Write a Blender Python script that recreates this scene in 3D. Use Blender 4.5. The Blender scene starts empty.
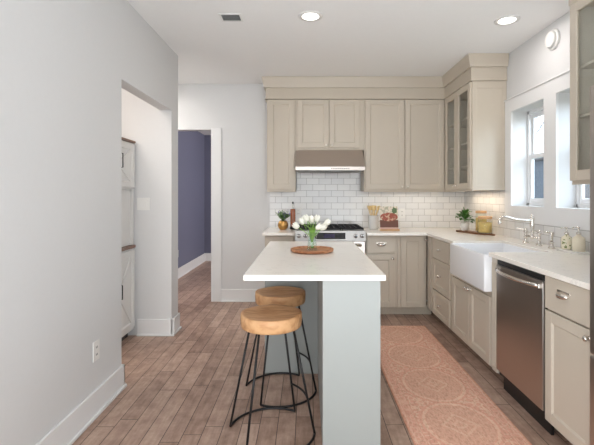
import bpy, bmesh, math, random
from mathutils import Vector, Matrix
random.seed(7)
C = bpy.context.scene.collection
PI = math.pi
S = bpy.context.scene

# ------------------------------------------------------------------ camera
F, U0, V0, H = 410.0, 306.5, 195.0, 1.33
cam_d = bpy.data.cameras.new('camera'); cam = bpy.data.objects.new('camera', cam_d); C.objects.link(cam)
cam.location = (0, 0, H); cam.rotation_euler = (PI/2, 0, 0)
cam_d.sensor_width = 36; cam_d.lens = 36*F/594
cam_d.shift_x = (297-U0)/594; cam_d.shift_y = -(222.5-V0)/594
cam_d.clip_start = 0.05
S.camera = cam

# ------------------------------------------------------------------ world, exposure, large lights
w = bpy.data.worlds.new('sky'); S.world = w; w.use_nodes = True
nt = w.node_tree; bgn = nt.nodes['Background']
tc = nt.nodes.new('ShaderNodeTexCoord'); sp = nt.nodes.new('ShaderNodeSeparateXYZ'); rp = nt.nodes.new('ShaderNodeValToRGB')
nt.links.new(tc.outputs['Generated'], sp.inputs[0]); nt.links.new(sp.outputs['Z'], rp.inputs[0]); nt.links.new(rp.outputs[0], bgn.inputs[0])
rp.color_ramp.elements[0].position = 0.0; rp.color_ramp.elements[0].color = (0.97, 0.98, 1.0, 1)
rp.color_ramp.elements[1].position = 0.6; rp.color_ramp.elements[1].color = (0.86, 0.93, 1.0, 1)
bgn.inputs[1].default_value = 3.6
S.view_settings.view_transform = 'Standard'; S.view_settings.look = 'None'
S.view_settings.exposure = 0.0; S.view_settings.gamma = 1.0; S.view_settings.use_curve_mapping = False

def area(name, loc, rot, sx, sy, power, col=(1, 1, 1), shape='RECTANGLE', spread=None):
    d = bpy.data.lights.new(name, 'AREA'); d.shape = shape; d.size = sx
    if shape == 'RECTANGLE': d.size_y = sy
    d.energy = power; d.color = col
    if spread: d.spread = spread
    o = bpy.data.objects.new(name, d); C.objects.link(o); o.location = loc; o.rotation_euler = rot
    return o
area('rear_fill_light', (0.3, -1.5, 1.1), (PI/2, 0, 0), 3.0, 1.9, 72, (0.92, 0.955, 0.97))  # added fill behind the camera; the rear wall has no window
area('forward_fill_light', (0.4, 0.2, 0.5), (PI-0.75, 0, 0), 1.8, 0.8, 17, (0.82, 0.96, 1.04), spread=math.radians(150))  # added fill aimed up and forward to lift the ceiling, not a room lamp
area('left_fill_light', (-1.24, 0.0, 0.95), (0, -PI/2, 0), 1.5, 1.3, 27, (0.90, 0.94, 1.0))  # added side fill for the right-hand cabinet fronts; the wall here is closed
area('window_daylight', (3.6, 2.2, 2.8), Vector((1.5, -1.4, 1.2)).to_track_quat('Z', 'Y').to_euler(), 1.6, 1.6, 70, (0.82, 0.93, 1.0))
area('blue_room_light', (1.25, 6.9, 1.7), (0, PI/2, 0), 1.2, 1.6, 56, (1.0, 0.96, 0.93))
area('pantry_light', (-1.95, 2.5, 2.66), (0, 0, 0), 0.9, 0.9, 23, (1.0, 0.91, 0.83))
area('hall_light', (-2.2, 4.6, 2.66), (0, 0, 0), 0.4, 0.4, 20, (1.0, 0.95, 0.9))
area('under_cabinet_light', (1.16, 4.98, 1.352), (0, 0, 0), 0.9, 0.04, 0.8, (0.95, 0.88, 0.78))
area('corner_cabinet_light', (1.86, 4.45, 1.352), (0, 0, 0), 0.04, 0.7, 1.3, (1.0, 0.82, 0.62))

# ------------------------------------------------------------------ materials
MATS = {}
def lin(c):
    return tuple(((x/255.0)/12.92 if x/255.0 <= 0.04045 else ((x/255.0+0.055)/1.055)**2.4) for x in c)
def col4(c): return (*lin(c), 1)
class NB:
    def __init__(s, name):
        s.m = bpy.data.materials.new(name); s.m.use_nodes = True; s.t = s.m.node_tree
        s.b = s.t.nodes['Principled BSDF']; s.out = s.t.nodes['Material Output']; MATS[name] = s.m
    def n(s, ty, **k):
        o = s.t.nodes.new(ty)
        for a, v in k.items(): setattr(o, a, v)
        return o
    def l(s, a, b): s.t.links.new(a, b)
    def put(s, sock, v):
        if hasattr(v, 'is_linked') or hasattr(v, 'links'): s.l(v, sock)
        else: sock.default_value = v
    def ma(s, op, a, b=0.0, c=None):
        o = s.n('ShaderNodeMath', operation=op); s.put(o.inputs[0], a); s.put(o.inputs[1], b)
        if c is not None: s.put(o.inputs[2], c)
        return o.outputs[0]
    def mix(s, f, a, b):
        o = s.n('ShaderNodeMix', data_type='RGBA'); s.put(o.inputs[0], f); s.put(o.inputs[6], a); s.put(o.inputs[7], b)
        return o.outputs[2]
    def obj(s):
        return s.n('ShaderNodeTexCoord').outputs['Object']
    def sep(s, v):
        o = s.n('ShaderNodeSeparateXYZ'); s.l(v, o.inputs[0]); return o.outputs
    def comb(s, x, y, z=0.0):
        o = s.n('ShaderNodeCombineXYZ'); s.put(o.inputs[0], x); s.put(o.inputs[1], y); s.put(o.inputs[2], z); return o.outputs[0]
    def noise(s, vec, scale=5, detail=3, rough=0.5):
        o = s.n('ShaderNodeTexNoise'); s.l(vec, o.inputs['Vector']); o.inputs['Scale'].default_value = scale
        o.inputs['Detail'].default_value = detail; o.inputs['Roughness'].default_value = rough
        return o.outputs['Fac']
    def scalev(s, vec, sc):
        o = s.n('ShaderNodeMapping'); s.l(vec, o.inputs[0]); o.inputs['Scale'].default_value = sc; return o.outputs[0]
    def bump(s, h, st=0.2, dist=0.01):
        o = s.n('ShaderNodeBump'); o.inputs['Strength'].default_value = st; o.inputs['Distance'].default_value = dist
        s.l(h, o.inputs['Height']); s.l(o.outputs[0], s.b.inputs['Normal'])
    def ramp(s, f, stops):
        o = s.n('ShaderNodeValToRGB'); s.l(f, o.inputs[0]); e = o.color_ramp.elements
        while len(e) < len(stops): e.new(0.5)
        for i, (p, c) in enumerate(stops): e[i].position = p; e[i].color = c
        return o.outputs[0]

def plain(name, c, rough=0.5, metal=0.0, var=0.04, nscale=6.0, bump=0.0, stretch=None, coat=0.0):
    b = NB(name); v = b.obj()
    if stretch: v = b.scalev(v, stretch)
    f = b.noise(v, nscale, 3)
    c1 = lin([min(255, x*(1+var)) for x in c]); c2 = lin([x*(1-var) for x in c])
    b.l(b.mix(f, (*c2, 1), (*c1, 1)), b.b.inputs['Base Color'])
    b.b.inputs['Roughness'].default_value = rough; b.b.inputs['Metallic'].default_value = metal
    if coat: b.b.inputs['Coat Weight'].default_value = coat
    if bump: b.bump(f, bump, 0.004)
    return b.m

plain('wall_paint', (220, 220, 220), 0.6, var=0.006, nscale=40, bump=0.03)
plain('ceiling_paint', (247, 247, 246), 0.7, var=0.006, nscale=30, bump=0.03)
plain('trim_paint', (234, 234, 234), 0.35, var=0.004)
plain('blue_paint', (112, 114, 136), 0.55, var=0.01, nscale=30)
plain('cabinet_paint', (203, 192, 176), 0.38, var=0.008)
plain('shelf_paint', (232, 228, 220), 0.4, var=0.008)
plain('island_paint', (157, 160, 157), 0.42, var=0.006)
plain('hutch_paint', (226, 224, 221), 0.45, var=0.01)
plain('porcelain', (240, 240, 242), 0.12, var=0.004, coat=0.5)
plain('white_plastic', (236, 235, 232), 0.35, var=0.004)
plain('slot_dark', (60, 58, 56), 0.5)
plain('vent_metal', (160, 160, 158), 0.5, var=0.02)
plain('duct_dark', (70, 70, 72), 0.7)
plain('black_metal', (38, 37, 38), 0.42, metal=0.4, var=0.08)
plain('cast_iron', (34, 33, 34), 0.6, metal=0.2, var=0.08)
plain('black_glass', (16, 16, 22), 0.08, var=0.05, coat=0.6)
plain('display_glass', (44, 34, 72), 0.15, var=0.1, nscale=12)
plain('black_plastic', (22, 22, 23), 0.35)
plain('crystal', (228, 220, 208), 0.12, var=0.02, coat=0.8)
plain('nickel', (222, 217, 210), 0.22, metal=1.0, var=0.02)
plain('chrome', (212, 212, 212), 0.14, metal=1.0, var=0.01)
plain('brass', (196, 152, 92), 0.28, metal=1.0, var=0.08, nscale=20)
plain('ceramic', (238, 236, 232), 0.25, var=0.01)
plain('cream_ceramic', (232, 222, 200), 0.3, var=0.02)
plain('leaf', (120, 160, 72), 0.5, var=0.25, nscale=25)
plain('leaf_dark', (78, 122, 58), 0.45, var=0.25, nscale=25)
plain('leaf_grey', (112, 146, 92), 0.55, var=0.2, nscale=25)
plain('lavender', (128, 122, 168), 0.6, var=0.1)
plain('petal', (246, 244, 232), 0.55, var=0.02)
plain('soil', (60, 44, 34), 0.9, var=0.2, nscale=60)
plain('pasta', (234, 196, 124), 0.6, var=0.16, nscale=45, bump=0.4)
plain('spoon_wood', (240, 210, 152), 0.55, var=0.08, nscale=12)
plain('lid_wood', (206, 164, 120), 0.5, var=0.1, nscale=20, stretch=(1, 6, 1))
plain('board_wood', (126, 86, 58), 0.5, var=0.16, nscale=10, stretch=(8, 1, 1))
plain('brown_top', (128, 98, 82), 0.45, var=0.1, nscale=12)
plain('amber', (150, 84, 52), 0.2, var=0.1, nscale=12, coat=0.4)
plain('siding', (26, 50, 68), 0.6, var=0.08, nscale=4)
plain('bark', (92, 84, 78), 0.9, var=0.15, nscale=20)
plain('grass', (110, 116, 84), 0.9, var=0.2, nscale=8)
plain('roof_shingle', (84, 82, 84), 0.9, var=0.15, nscale=20)

# brushed stainless
def steel(name, c, rough, stretch):
    b = NB(name); f = b.noise(b.scalev(b.obj(), stretch), 20, 4)
    b.l(b.mix(f, col4([x*0.94 for x in c]), col4(c)), b.b.inputs['Base Color'])
    b.b.inputs['Metallic'].default_value = 1.0
    b.put(b.b.inputs['Roughness'], b.ma('MULTIPLY_ADD', f, 0.12, rough))
    b.bump(f, 0.05, 0.002)
steel('stainless', (196, 188, 182), 0.26, (1, 1, 30))
steel('stainless_vertical', (186, 178, 172), 0.24, (30, 30, 1))
steel('stainless_hood', (206, 194, 184), 0.34, (0.6, 20, 20))
steel('stainless_bright', (182, 180, 178), 0.32, (1, 20, 20))

# quartz
b = NB('quartz'); v = b.obj(); f = b.noise(v, 3.2, 6, 0.6); g = b.noise(v, 120, 2)
f = b.ma('ABSOLUTE', b.ma('SUBTRACT', f, 0.5)); vein = b.ma('LESS_THAN', f, 0.006)
base = b.mix(g, col4((246, 239, 229)), col4((251, 246, 238)))
b.l(b.mix(b.ma('MULTIPLY', vein, 0.25), base, col4((205, 200, 192))), b.b.inputs['Base Color'])
b.b.inputs['Roughness'].default_value = 0.16

# subway tile; axis selects the horizontal coordinate
def tile(name, ax):
    b = NB(name); x, y, z = b.sep(b.obj()); v = b.comb((x, y)[ax], z, 0)
    o = b.n('ShaderNodeTexBrick', offset=0.5, offset_frequency=2); b.l(v, o.inputs['Vector'])
    o.inputs['Scale'].default_value = 1.0; o.inputs['Mortar Size'].default_value = 0.0019; o.inputs['Mortar Smooth'].default_value = 0.2
    o.inputs['Brick Width'].default_value = 0.155; o.inputs['Row Height'].default_value = 0.077
    o.inputs['Color1'].default_value = col4((236, 235, 233)); o.inputs['Color2'].default_value = col4((228, 228, 228))
    o.inputs['Mortar'].default_value = col4((158, 156, 153))
    b.l(o.outputs['Color'], b.b.inputs['Base Color']); b.b.inputs['Roughness'].default_value = 0.12
    b.put(b.b.inputs['Roughness'], b.ma('MULTIPLY_ADD', o.outputs['Fac'], 0.6, 0.12))
    b.bump(b.ma('ADD', b.ma('MULTIPLY', o.outputs['Fac'], -1.0), b.ma('MULTIPLY', b.noise(b.obj(), 18, 1), 0.25)), 0.25, 0.004)
tile('tile_back', 0); tile('tile_side', 1)

# plank floor
b = NB('plank_floor'); x, y, z = b.sep(b.obj())
PW, PL = 0.104, 0.66
rx = b.ma('DIVIDE', b.ma('ADD', x, 20.03), PW); row = b.ma('FLOOR', rx); fx = b.ma('FRACT', rx)
wn = b.n('ShaderNodeTexWhiteNoise', noise_dimensions='1D'); b.l(row, wn.inputs['W'])
ry = b.ma('ADD', b.ma('DIVIDE', b.ma('ADD', y, 20), PL), wn.outputs['Value']); idx = b.ma('FLOOR', ry); fy = b.ma('FRACT', ry)
wn2 = b.n('ShaderNodeTexWhiteNoise', noise_dimensions='2D'); b.l(b.comb(row, idx), wn2.inputs['Vector'])
ex = b.ma('MULTIPLY', b.ma('MINIMUM', fx, b.ma('SUBTRACT', 1.0, fx)), PW)
ey = b.ma('MULTIPLY', b.ma('MINIMUM', fy, b.ma('SUBTRACT', 1.0, fy)), PL)
seam = b.ma('LESS_THAN', b.ma('MINIMUM', ex, ey), 0.0021)
gv = b.comb(b.ma('ADD', b.ma('MULTIPLY', x, 14.0), b.ma('MULTIPLY', wn2.outputs['Value'], 37.0)), b.ma('MULTIPLY', y, 1.6), wn2.outputs['Value'])
gr = b.noise(gv, 3.0, 6, 0.62); blot = b.noise(b.obj(), 9.0, 6, 0.72)
tone = b.ma('ADD', b.ma('MULTIPLY', gr, 0.42), b.ma('ADD', b.ma('MULTIPLY', blot, 0.55), b.ma('MULTIPLY_ADD', wn2.outputs['Value'], 0.15, 0.03)))
cc = b.ramp(tone, [(0.34, col4((108, 83, 70))), (0.50, col4((154, 125, 109))), (0.64, col4((180, 151, 134))), (0.80, col4((204, 177, 160)))])
b.l(b.mix(seam, cc, col4((74, 58, 50))), b.b.inputs['Base Color'])
b.put(b.b.inputs['Roughness'], b.ma('MULTIPLY_ADD', gr, 0.2, 0.30))
b.bump(b.ma('SUBTRACT', b.ma('MULTIPLY', gr, 0.3), seam), 0.25, 0.003)

# natural wood with grain
def wood(name, c1, c2, c3, st, sc=3.0, rough=0.5, ring=14.0):
    b = NB(name); v = b.scalev(b.obj(), st); n = b.noise(v, sc, 4, 0.55)
    s = b.ma('ABSOLUTE', b.ma('SINE', b.ma('MULTIPLY', n, ring)))
    f = b.ma('ADD', b.ma('MULTIPLY', s, 0.55), b.ma('MULTIPLY', b.noise(v, sc*5, 4), 0.45))
    b.l(b.ramp(f, [(0.1, col4(c1)), (0.5, col4(c2)), (0.9, col4(c3))]), b.b.inputs['Base Color'])
    b.b.inputs['Roughness'].default_value = rough; b.bump(f, 0.08, 0.002)
wood('seat_wood', (176, 124, 80), (200, 150, 104), (218, 172, 126), (1.2, 5, 3), 2.2)
wood('tray_wood', (140, 88, 58), (176, 118, 80), (200, 146, 104), (1, 6, 4), 3.0)

# rug
b = NB('rug_weave'); x, y, z = b.sep(b.obj())    # rug object origin at its centre; half width .3125
per, hw = 0.51, 0.3125
n1 = b.noise(b.obj(), 11, 6, 0.75); n2 = b.noise(b.obj(), 60, 3, 0.7); n3 = b.noise(b.obj(), 240, 2)
jx = b.ma('ADD', b.ma('MULTIPLY', b.ma('SUBTRACT', n2, 0.5), 0.16), b.ma('MULTIPLY', b.ma('SUBTRACT', n1, 0.5), 0.12)); 
yy = b.ma('SUBTRACT', b.ma('FRACT', b.ma('DIVIDE', b.ma('ADD', y, 10.2 - 0.1985), per)), 0.5)
dy = b.ma('MULTIPLY', yy, per)
ax_ = b.ma('ABSOLUTE', x); ay = b.ma('ABSOLUTE', dy)
e = b.ma('SQRT', b.ma('ADD', b.ma('POWER', b.ma('DIVIDE', ax_, 0.205), 2.0), b.ma('POWER', b.ma('DIVIDE', ay, 0.245), 2.0)))
e = b.ma('ADD', e, jx)
inside = b.ma('LESS_THAN', e, 0.90)
band = b.ma('LESS_THAN', b.ma('ABSOLUTE', b.ma('SUBTRACT', e, 0.97)), 0.045)
e2 = b.ma('ADD', b.ma('ADD', b.ma('DIVIDE', ax_, 0.10), b.ma('DIVIDE', ay, 0.11)), b.ma('MULTIPLY', jx, 2.0))
band2 = b.ma('LESS_THAN', b.ma('ABSOLUTE', b.ma('SUBTRACT', e2, 1.0)), 0.10)
band3 = b.ma('LESS_THAN', b.ma('ABSOLUTE', b.ma('SUBTRACT', e2, 0.35)), 0.12)
# spandrel scrolls in the corners between medallions
sp_ = b.ma('MULTIPLY', b.ma('GREATER_THAN', e, 1.10), b.ma('LESS_THAN', ax_, 0.235))
vor = b.n('ShaderNodeTexVoronoi', feature='DISTANCE_TO_EDGE'); b.l(b.obj(), vor.inputs['Vector']); vor.inputs['Scale'].default_value = 26
scr = b.ma('MULTIPLY', sp_, b.ma('LESS_THAN', vor.outputs['Distance'], 0.10))
vor2 = b.n('ShaderNodeTexVoronoi', feature='DISTANCE_TO_EDGE'); b.l(b.obj(), vor2.inputs['Vector']); vor2.inputs['Scale'].default_value = 34
scr2 = b.ma('MULTIPLY', inside, b.ma('LESS_THAN', vor2.outputs['Distance'], 0.05))
bl1 = b.ma('LESS_THAN', b.ma('ABSOLUTE', b.ma('SUBTRACT', ax_, 0.245)), 0.0035)
bl2 = b.ma('LESS_THAN', b.ma('ABSOLUTE', b.ma('SUBTRACT', ax_, 0.292)), 0.0035)
bord = b.ma('MULTIPLY', b.ma('GREATER_THAN', ax_, 0.25), b.ma('LESS_THAN', vor.outputs['Distance'], 0.07))
edge = b.ma('GREATER_THAN', ax_, 0.304)
field = b.mix(n1, col4((212, 144, 124)), col4((240, 188, 166)))
field = b.mix(b.ma('MULTIPLY', inside, 0.55), field, col4((216, 172, 148)))
field = b.mix(b.ma('MULTIPLY', n2, 0.5), field, col4((226, 184, 160)))
def over(c, m, a, cc): return b.mix(b.ma('MULTIPLY', m, b.ma('MULTIPLY', b.ma('MULTIPLY_ADD', n1, 1.2, 0.1), a)), c, col4(cc))
cream = (240, 214, 186)
for m_, a_ in ((band, 0.75), (band2, 0.5), (band3, 0.4), (scr, 0.75), (scr2, 0.4), (bl1, 0.5), (bl2, 0.5), (bord, 0.45)): field = over(field, m_, a_, cream)
field = b.mix(b.ma('MULTIPLY', edge, 0.5), field, col4((214, 146, 116)))
n4 = b.noise(b.scalev(b.obj(), (3, 1, 1)), 28, 5, 0.7)
field = b.mix(b.ma('MULTIPLY', b.ma('MAXIMUM', b.ma('SUBTRACT', n4, 0.48), 0.0), 3.0), field, col4((178, 128, 102)))
b.l(field, b.b.inputs['Base Color']); b.b.inputs['Roughness'].default_value = 0.95
b.bump(n3, 0.3, 0.003)

# cookbook cover
b = NB('cookbook_cover'); x, y, z = b.sep(b.obj())
n = b.noise(b.obj(), 30, 3)
berries = b.n('ShaderNodeTexVoronoi'); b.l(b.obj(), berries.inputs['Vector']); berries.inputs['Scale'].default_value = 38
bc = b.ramp(berries.outputs['Distance'], [(0.0, col4((196, 110, 86))), (0.45, col4((150, 70, 54))), (0.8, col4((214, 178, 150)))])
bowl = b.ma('LESS_THAN', b.ma('ADD', b.ma('POWER', b.ma('DIVIDE', x, 0.10), 2.0), b.ma('POWER', b.ma('DIVIDE', b.ma('SUBTRACT', z, 0.15), 0.05), 2.0)), 1.0)
low = b.ma('LESS_THAN', z, 0.115)
c = b.mix(b.ma('GREATER_THAN', n, 0.52), col4((226, 214, 196)), col4((186, 180, 156)))
c = b.mix(b.ma('MULTIPLY', low, b.ma('GREATER_THAN', z, 0.03)), c, col4((112, 72, 58)))
c = b.mix(b.ma('LESS_THAN', z, 0.03), c, col4((214, 176, 160)))
c = b.mix(bowl, c, bc)
gl = b.ma('LESS_THAN', b.ma('ADD', b.ma('POWER', b.ma('DIVIDE', b.ma('SUBTRACT', x, 0.065), 0.03), 2.0), b.ma('POWER', b.ma('DIVIDE', b.ma('SUBTRACT', z, 0.225), 0.035), 2.0)), b.ma('MULTIPLY', n, 2.0))
c = b.mix(gl, c, col4((96, 116, 78)))
b.l(c, b.b.inputs['Base Color']); b.b.inputs['Roughness'].default_value = 0.35

# label-printed bottle
b = NB('botanical_bottle'); n = b.noise(b.obj(), 55, 3)
b.l(b.mix(b.ma('GREATER_THAN', n, 0.60), col4((238, 230, 206)), col4((128, 140, 84))), b.b.inputs['Base Color']); b.b.inputs['Roughness'].default_value = 0.2

def glass(name, tint=(0.95, 0.98, 0.97, 1), rough=0.02, k=1.0):
    b = NB(name); t = b.n('ShaderNodeBsdfTransparent'); t.inputs[0].default_value = tint
    g = b.n('ShaderNodeBsdfGlossy'); g.inputs['Roughness'].default_value = rough
    fr = b.n('ShaderNodeLayerWeight'); fr.inputs[0].default_value = 0.5
    fac = b.ma('MULTIPLY_ADD', b.ma('POWER', fr.outputs['Facing'], 5.0), 0.9, 0.045)
    m = b.n('ShaderNodeMixShader'); b.put(m.inputs[0], b.ma('MULTIPLY', fac, k)); b.l(t.outputs[0], m.inputs[1]); b.l(g.outputs[0], m.inputs[2])
    b.l(m.outputs[0], b.out.inputs['Surface'])
glass('window_glass', (0.92, 0.96, 1.0, 1))
glass('cabinet_glass', (0.93, 0.93, 0.91, 1), 0.05)
glass('jar_glass', (0.93, 0.94, 0.90, 1))
glass('vase_glass', (0.93, 0.975, 0.955, 1), 0.02, 1.3)
glass('water', (0.93, 0.98, 0.955, 1), 0.02, 0.6)
def emit(name, c, st):
    b = NB(name); e = b.n('ShaderNodeEmission'); e.inputs[0].default_value = (*c, 1); e.inputs[1].default_value = st; b.l(e.outputs[0], b.out.inputs['Surface'])
emit('lamp_lens', (1.0, 0.96, 0.90), 5.0)

# ------------------------------------------------------------------ geometry helpers
def T(x, y, z): return Matrix.Translation((x, y, z))
def box(bm, x0, x1, y0, y1, z0, z1, bev=0.0, seg=2, M=None):
    t = bmesh.new(); bmesh.ops.create_cube(t, size=1)
    for v in t.verts:
        v.co = Vector((x0+(v.co.x+.5)*(x1-x0), y0+(v.co.y+.5)*(y1-y0), z0+(v.co.z+.5)*(z1-z0)))
    if bev > 0: bmesh.ops.bevel(t, geom=t.edges[:], offset=bev, segments=seg, affect='EDGES', profile=0.6)
    merge(bm, t, M)
def merge(bm, t, M=None):
    if M is not None: bmesh.ops.transform(t, matrix=M, verts=t.verts[:])
    mp = {v: bm.verts.new(v.co) for v in t.verts}
    for f in t.faces:
        try:
            nf = bm.faces.new([mp[v] for v in f.verts]); nf.smooth = f.smooth
        except ValueError: pass
    t.free()
def prism(bm, pts, z0, z1, bev=0.0, M=None):
    t = bmesh.new(); vs = [t.verts.new((p[0], p[1], z0)) for p in pts]; f = t.faces.new(vs)
    r = bmesh.ops.extrude_face_region(t, geom=[f]); bmesh.ops.translate(t, vec=(0, 0, z1-z0), verts=[g for g in r['geom'] if isinstance(g, bmesh.types.BMVert)])
    bmesh.ops.recalc_face_normals(t, faces=t.faces[:])
    if bev: bmesh.ops.bevel(t, geom=[e for e in t.edges if len(e.link_faces) == 2], offset=bev, segments=2, affect='EDGES')
    merge(bm, t, M)
def lathe(bm, prof, seg=24, M=None, smooth=True, wob=None):
    t = bmesh.new(); rings = []
    for r, z in prof:
        if r < 1e-6: rings.append([t.verts.new((0, 0, z))])
        else:
            rings.append([t.verts.new((r*math.cos(2*PI*i/seg), r*math.sin(2*PI*i/seg), z)) for i in range(seg)])
    for a, b_ in zip(rings, rings[1:]):
        for i in range(seg):
            j = (i+1) % seg
            if len(a) == 1 and len(b_) == 1: continue
            if len(a) == 1: vs = [a[0], b_[i], b_[j]]
            elif len(b_) == 1: vs = [a[i], b_[0], a[j]]
            else: vs = [a[i], b_[i], b_[j], a[j]]
            f = t.faces.new(vs); f.smooth = smooth
    bmesh.ops.recalc_face_normals(t, faces=t.faces[:])
    merge(bm, t, M)
def tube(bm, pts, r, seg=8, caps=True, M=None):
    pts = [Vector(p) for p in pts]; t = bmesh.new(); rings = []
    rr = r if isinstance(r, (list, tuple)) else [r]*len(pts)
    up = None
    for i, p in enumerate(pts):
        d = (pts[min(i+1, len(pts)-1)]-pts[max(i-1, 0)]).normalized()
        if up is None: up = Vector((0, 0, 1)) if abs(d.z) < .9 else Vector((1, 0, 0))
        a = d.cross(up).normalized(); b_ = a.cross(d).normalized(); up = b_
        rings.append([t.verts.new(p+(a*math.cos(2*PI*k/seg)+b_*math.sin(2*PI*k/seg))*rr[i]) for k in range(seg)])
    for a, b_ in zip(rings, rings[1:]):
        for k in range(seg):
            f = t.faces.new([a[k], b_[k], b_[(k+1) % seg], a[(k+1) % seg]]); f.smooth = True
    if caps: t.faces.new(rings[0]); t.faces.new(rings[-1])
    bmesh.ops.recalc_face_normals(t, faces=t.faces[:])
    merge(bm, t, M)
def smooth_path(pts, n=8):
    pts = [Vector(p) for p in pts]; out = []
    for i in range(len(pts)-1):
        p0 = pts[max(i-1, 0)]; p1 = pts[i]; p2 = pts[i+1]; p3 = pts[min(i+2, len(pts)-1)]
        for k in range(n):
            t = k/n
            out.append(0.5*((2*p1)+(-p0+p2)*t+(2*p0-5*p1+4*p2-p3)*t*t+(-p0+3*p1-3*p2+p3)*t**3))
    out.append(pts[-1]); return out
def obj(name, bm, mat, parent=None, loc=None, label=None):
    me = bpy.data.meshes.new(name); bm.to_mesh(me); bm.free()
    o = bpy.data.objects.new(name, me); C.objects.link(o)
    for m in (mat if isinstance(mat, list) else [mat]): me.materials.append(MATS[m])
    if parent: o.parent = parent
    if loc: o.location = loc
    if label: o['label'] = label
    return o
def thing(name, label, cat, loc=(0, 0, 0), rz=0.0, group=None, kind=None):
    o = bpy.data.objects.new(name, None); C.objects.link(o); o.empty_display_size = 0.05
    o.location = loc; o.rotation_euler = (0, 0, rz); o['label'] = label; o['category'] = cat
    if group: o['group'] = group
    if kind: o['kind'] = kind
    return o
def tag(o, label, cat, group=None, kind=None):
    o['label'] = label; o['category'] = cat
    if group: o['group'] = group
    if kind: o['kind'] = kind
    return o
def struct(name, bm, mat, label=None):
    o = obj(name, bm, mat); o['kind'] = 'structure'
    if label: o['label'] = label
    return o
def one(f, *a, **k):
    bm = bmesh.new(); f(bm, *a, **k); return bm
def B(*boxes):
    bm = bmesh.new()
    for q in boxes: box(bm, *q[:6], *(q[6:]))
    return bm
def dup(root, loc, rz=None):
    r = root.copy(); C.objects.link(r); r.location = loc
    if rz is not None: r.rotation_euler = (0, 0, rz)
    for ch in list(root.children):
        c = ch.copy(); C.objects.link(c); c.parent = r
        for g in ch.children:
            d = g.copy(); C.objects.link(d); d.parent = c
    return r

# ------------------------------------------------------------------ the room shell
XL, XR, YB, ZC = -1.28, 1.98, 5.125, 2.715
OPH = 2.133
struct('floor', B((-3.4, 2.26, -1.6, 8.5, -0.08, 0)), 'plank_floor')
struct('ceiling', B((-3.4, 2.26, -1.6, 5.245, ZC, ZC+0.1)), 'ceiling_paint')
struct('ceiling_far', B((-2.18, 1.3, 5.245, 8.4, 2.54, 2.64)), 'ceiling_paint')
struct('wall_left', B((XL-0.105, XL, -1.6, 2.837, 0, ZC), (XL-0.105, XL, 2.837, 3.887, OPH, ZC)), 'wall_paint')
struct('wall_middle', B((-3.3, XL, 3.887, 4.084, 0, ZC)), 'wall_paint')
struct('wall_pantry', B((-2.62, -2.5, 1.6, 3.887, 0, ZC), (-2.5, XL-0.105, 1.48, 1.6, 0, ZC)), 'wall_paint')
struct('wall_rear', B((-3.4, 2.26, -1.7, -1.6, 0, ZC)), 'wall_paint')
struct('wall_hall', B((-3.4, -3.3, 3.887, 5.125, 0, ZC)), 'wall_paint')
DX0, DX1, DZ = -1.99, -1.19, 2.147
struct('wall_back', B((-3.4, DX0, YB, YB+.12, 0, ZC), (DX0, DX1, YB, YB+.12, DZ, ZC), (DX1, 2.26, YB, YB+.12, 0, ZC)), 'wall_paint')
struct('wall_far_left', B((-2.18, -2.06, YB+.12, 8.4, 0, 2.54)), 'blue_paint')
struct('wall_far', B((-2.06, 1.3, 8.28, 8.4, 0, 2.54)), 'blue_paint')
struct('wall_far_right', B((1.3, 1.42, YB+.12, 8.4, 0, 2.54)), 'blue_paint')
WY = [(3.39, 3.93), (2.68, 3.221)]; WZ0, WZ1 = 1.23, 2.13
bm = bmesh.new()
XO = 2.178
box(bm, XR, XO, -1.6, YB, 0, WZ0); box(bm, XR, XO, -1.6, YB, WZ1, ZC)
box(bm, XR, XO, 3.93, YB, WZ0, WZ1); box(bm, XR, XO, 3.221, 3.39, WZ0, WZ1); box(bm, XR, XO, -1.6, 2.68, WZ0, WZ1)
struct('wall_right', bm, 'wall_paint')

# baseboards: board with a small cap bevel and a shoe
def base_x(bm, x, y0, y1, sgn, h=0.155):   # along Y against a wall plane x, sgn = direction into the room
    a, b_ = sorted((x, x+sgn*0.016)); box(bm, a, b_, y0, y1, 0, h, 0.003, 1)
    a, b_ = sorted((x+sgn*0.016, x+sgn*0.032)); box(bm, a, b_, y0, y1, 0, 0.02, 0.005, 2)
def base_y(bm, y, x0, x1, sgn, h=0.155):
    a, b_ = sorted((y, y+sgn*0.016)); box(bm, x0, x1, a, b_, 0, h, 0.003, 1)
    a, b_ = sorted((y+sgn*0.016, y+sgn*0.032)); box(bm, x0, x1, a, b_, 0, 0.02, 0.005, 2)
bm = bmesh.new(); base_x(bm, XL, -1.6, 2.837+.016, 1); base_y(bm, 2.837, XL-.105, XL+.016, 1); struct('baseboard_left', bm, 'trim_paint')
bm = bmesh.new(); base_y(bm, 3.887, -1.60, XL+.032, -1); base_x(bm, XL, 3.871, 4.084+.016, 1); base_y(bm, 4.084, -3.3, XL+.016, 1); struct('baseboard_middle', bm, 'trim_paint')
bm = bmesh.new(); base_y(bm, YB, -1.065, -0.462, -1); base_y(bm, YB, -3.3, DX0-.01, -1); struct('baseboard_back', bm, 'trim_paint')
bm = bmesh.new(); base_x(bm, -2.06, YB+.12, 8.28, 1); base_y(bm, 8.28, -2.06, 1.3, -1); struct('baseboard_far', bm, 'trim_paint')
# flat white casing on the doorway edge
struct('trim_1', B((DX1, DX1+.125, YB-.014, YB, 0, DZ+.02, .002, 1)), 'trim_paint')

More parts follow.
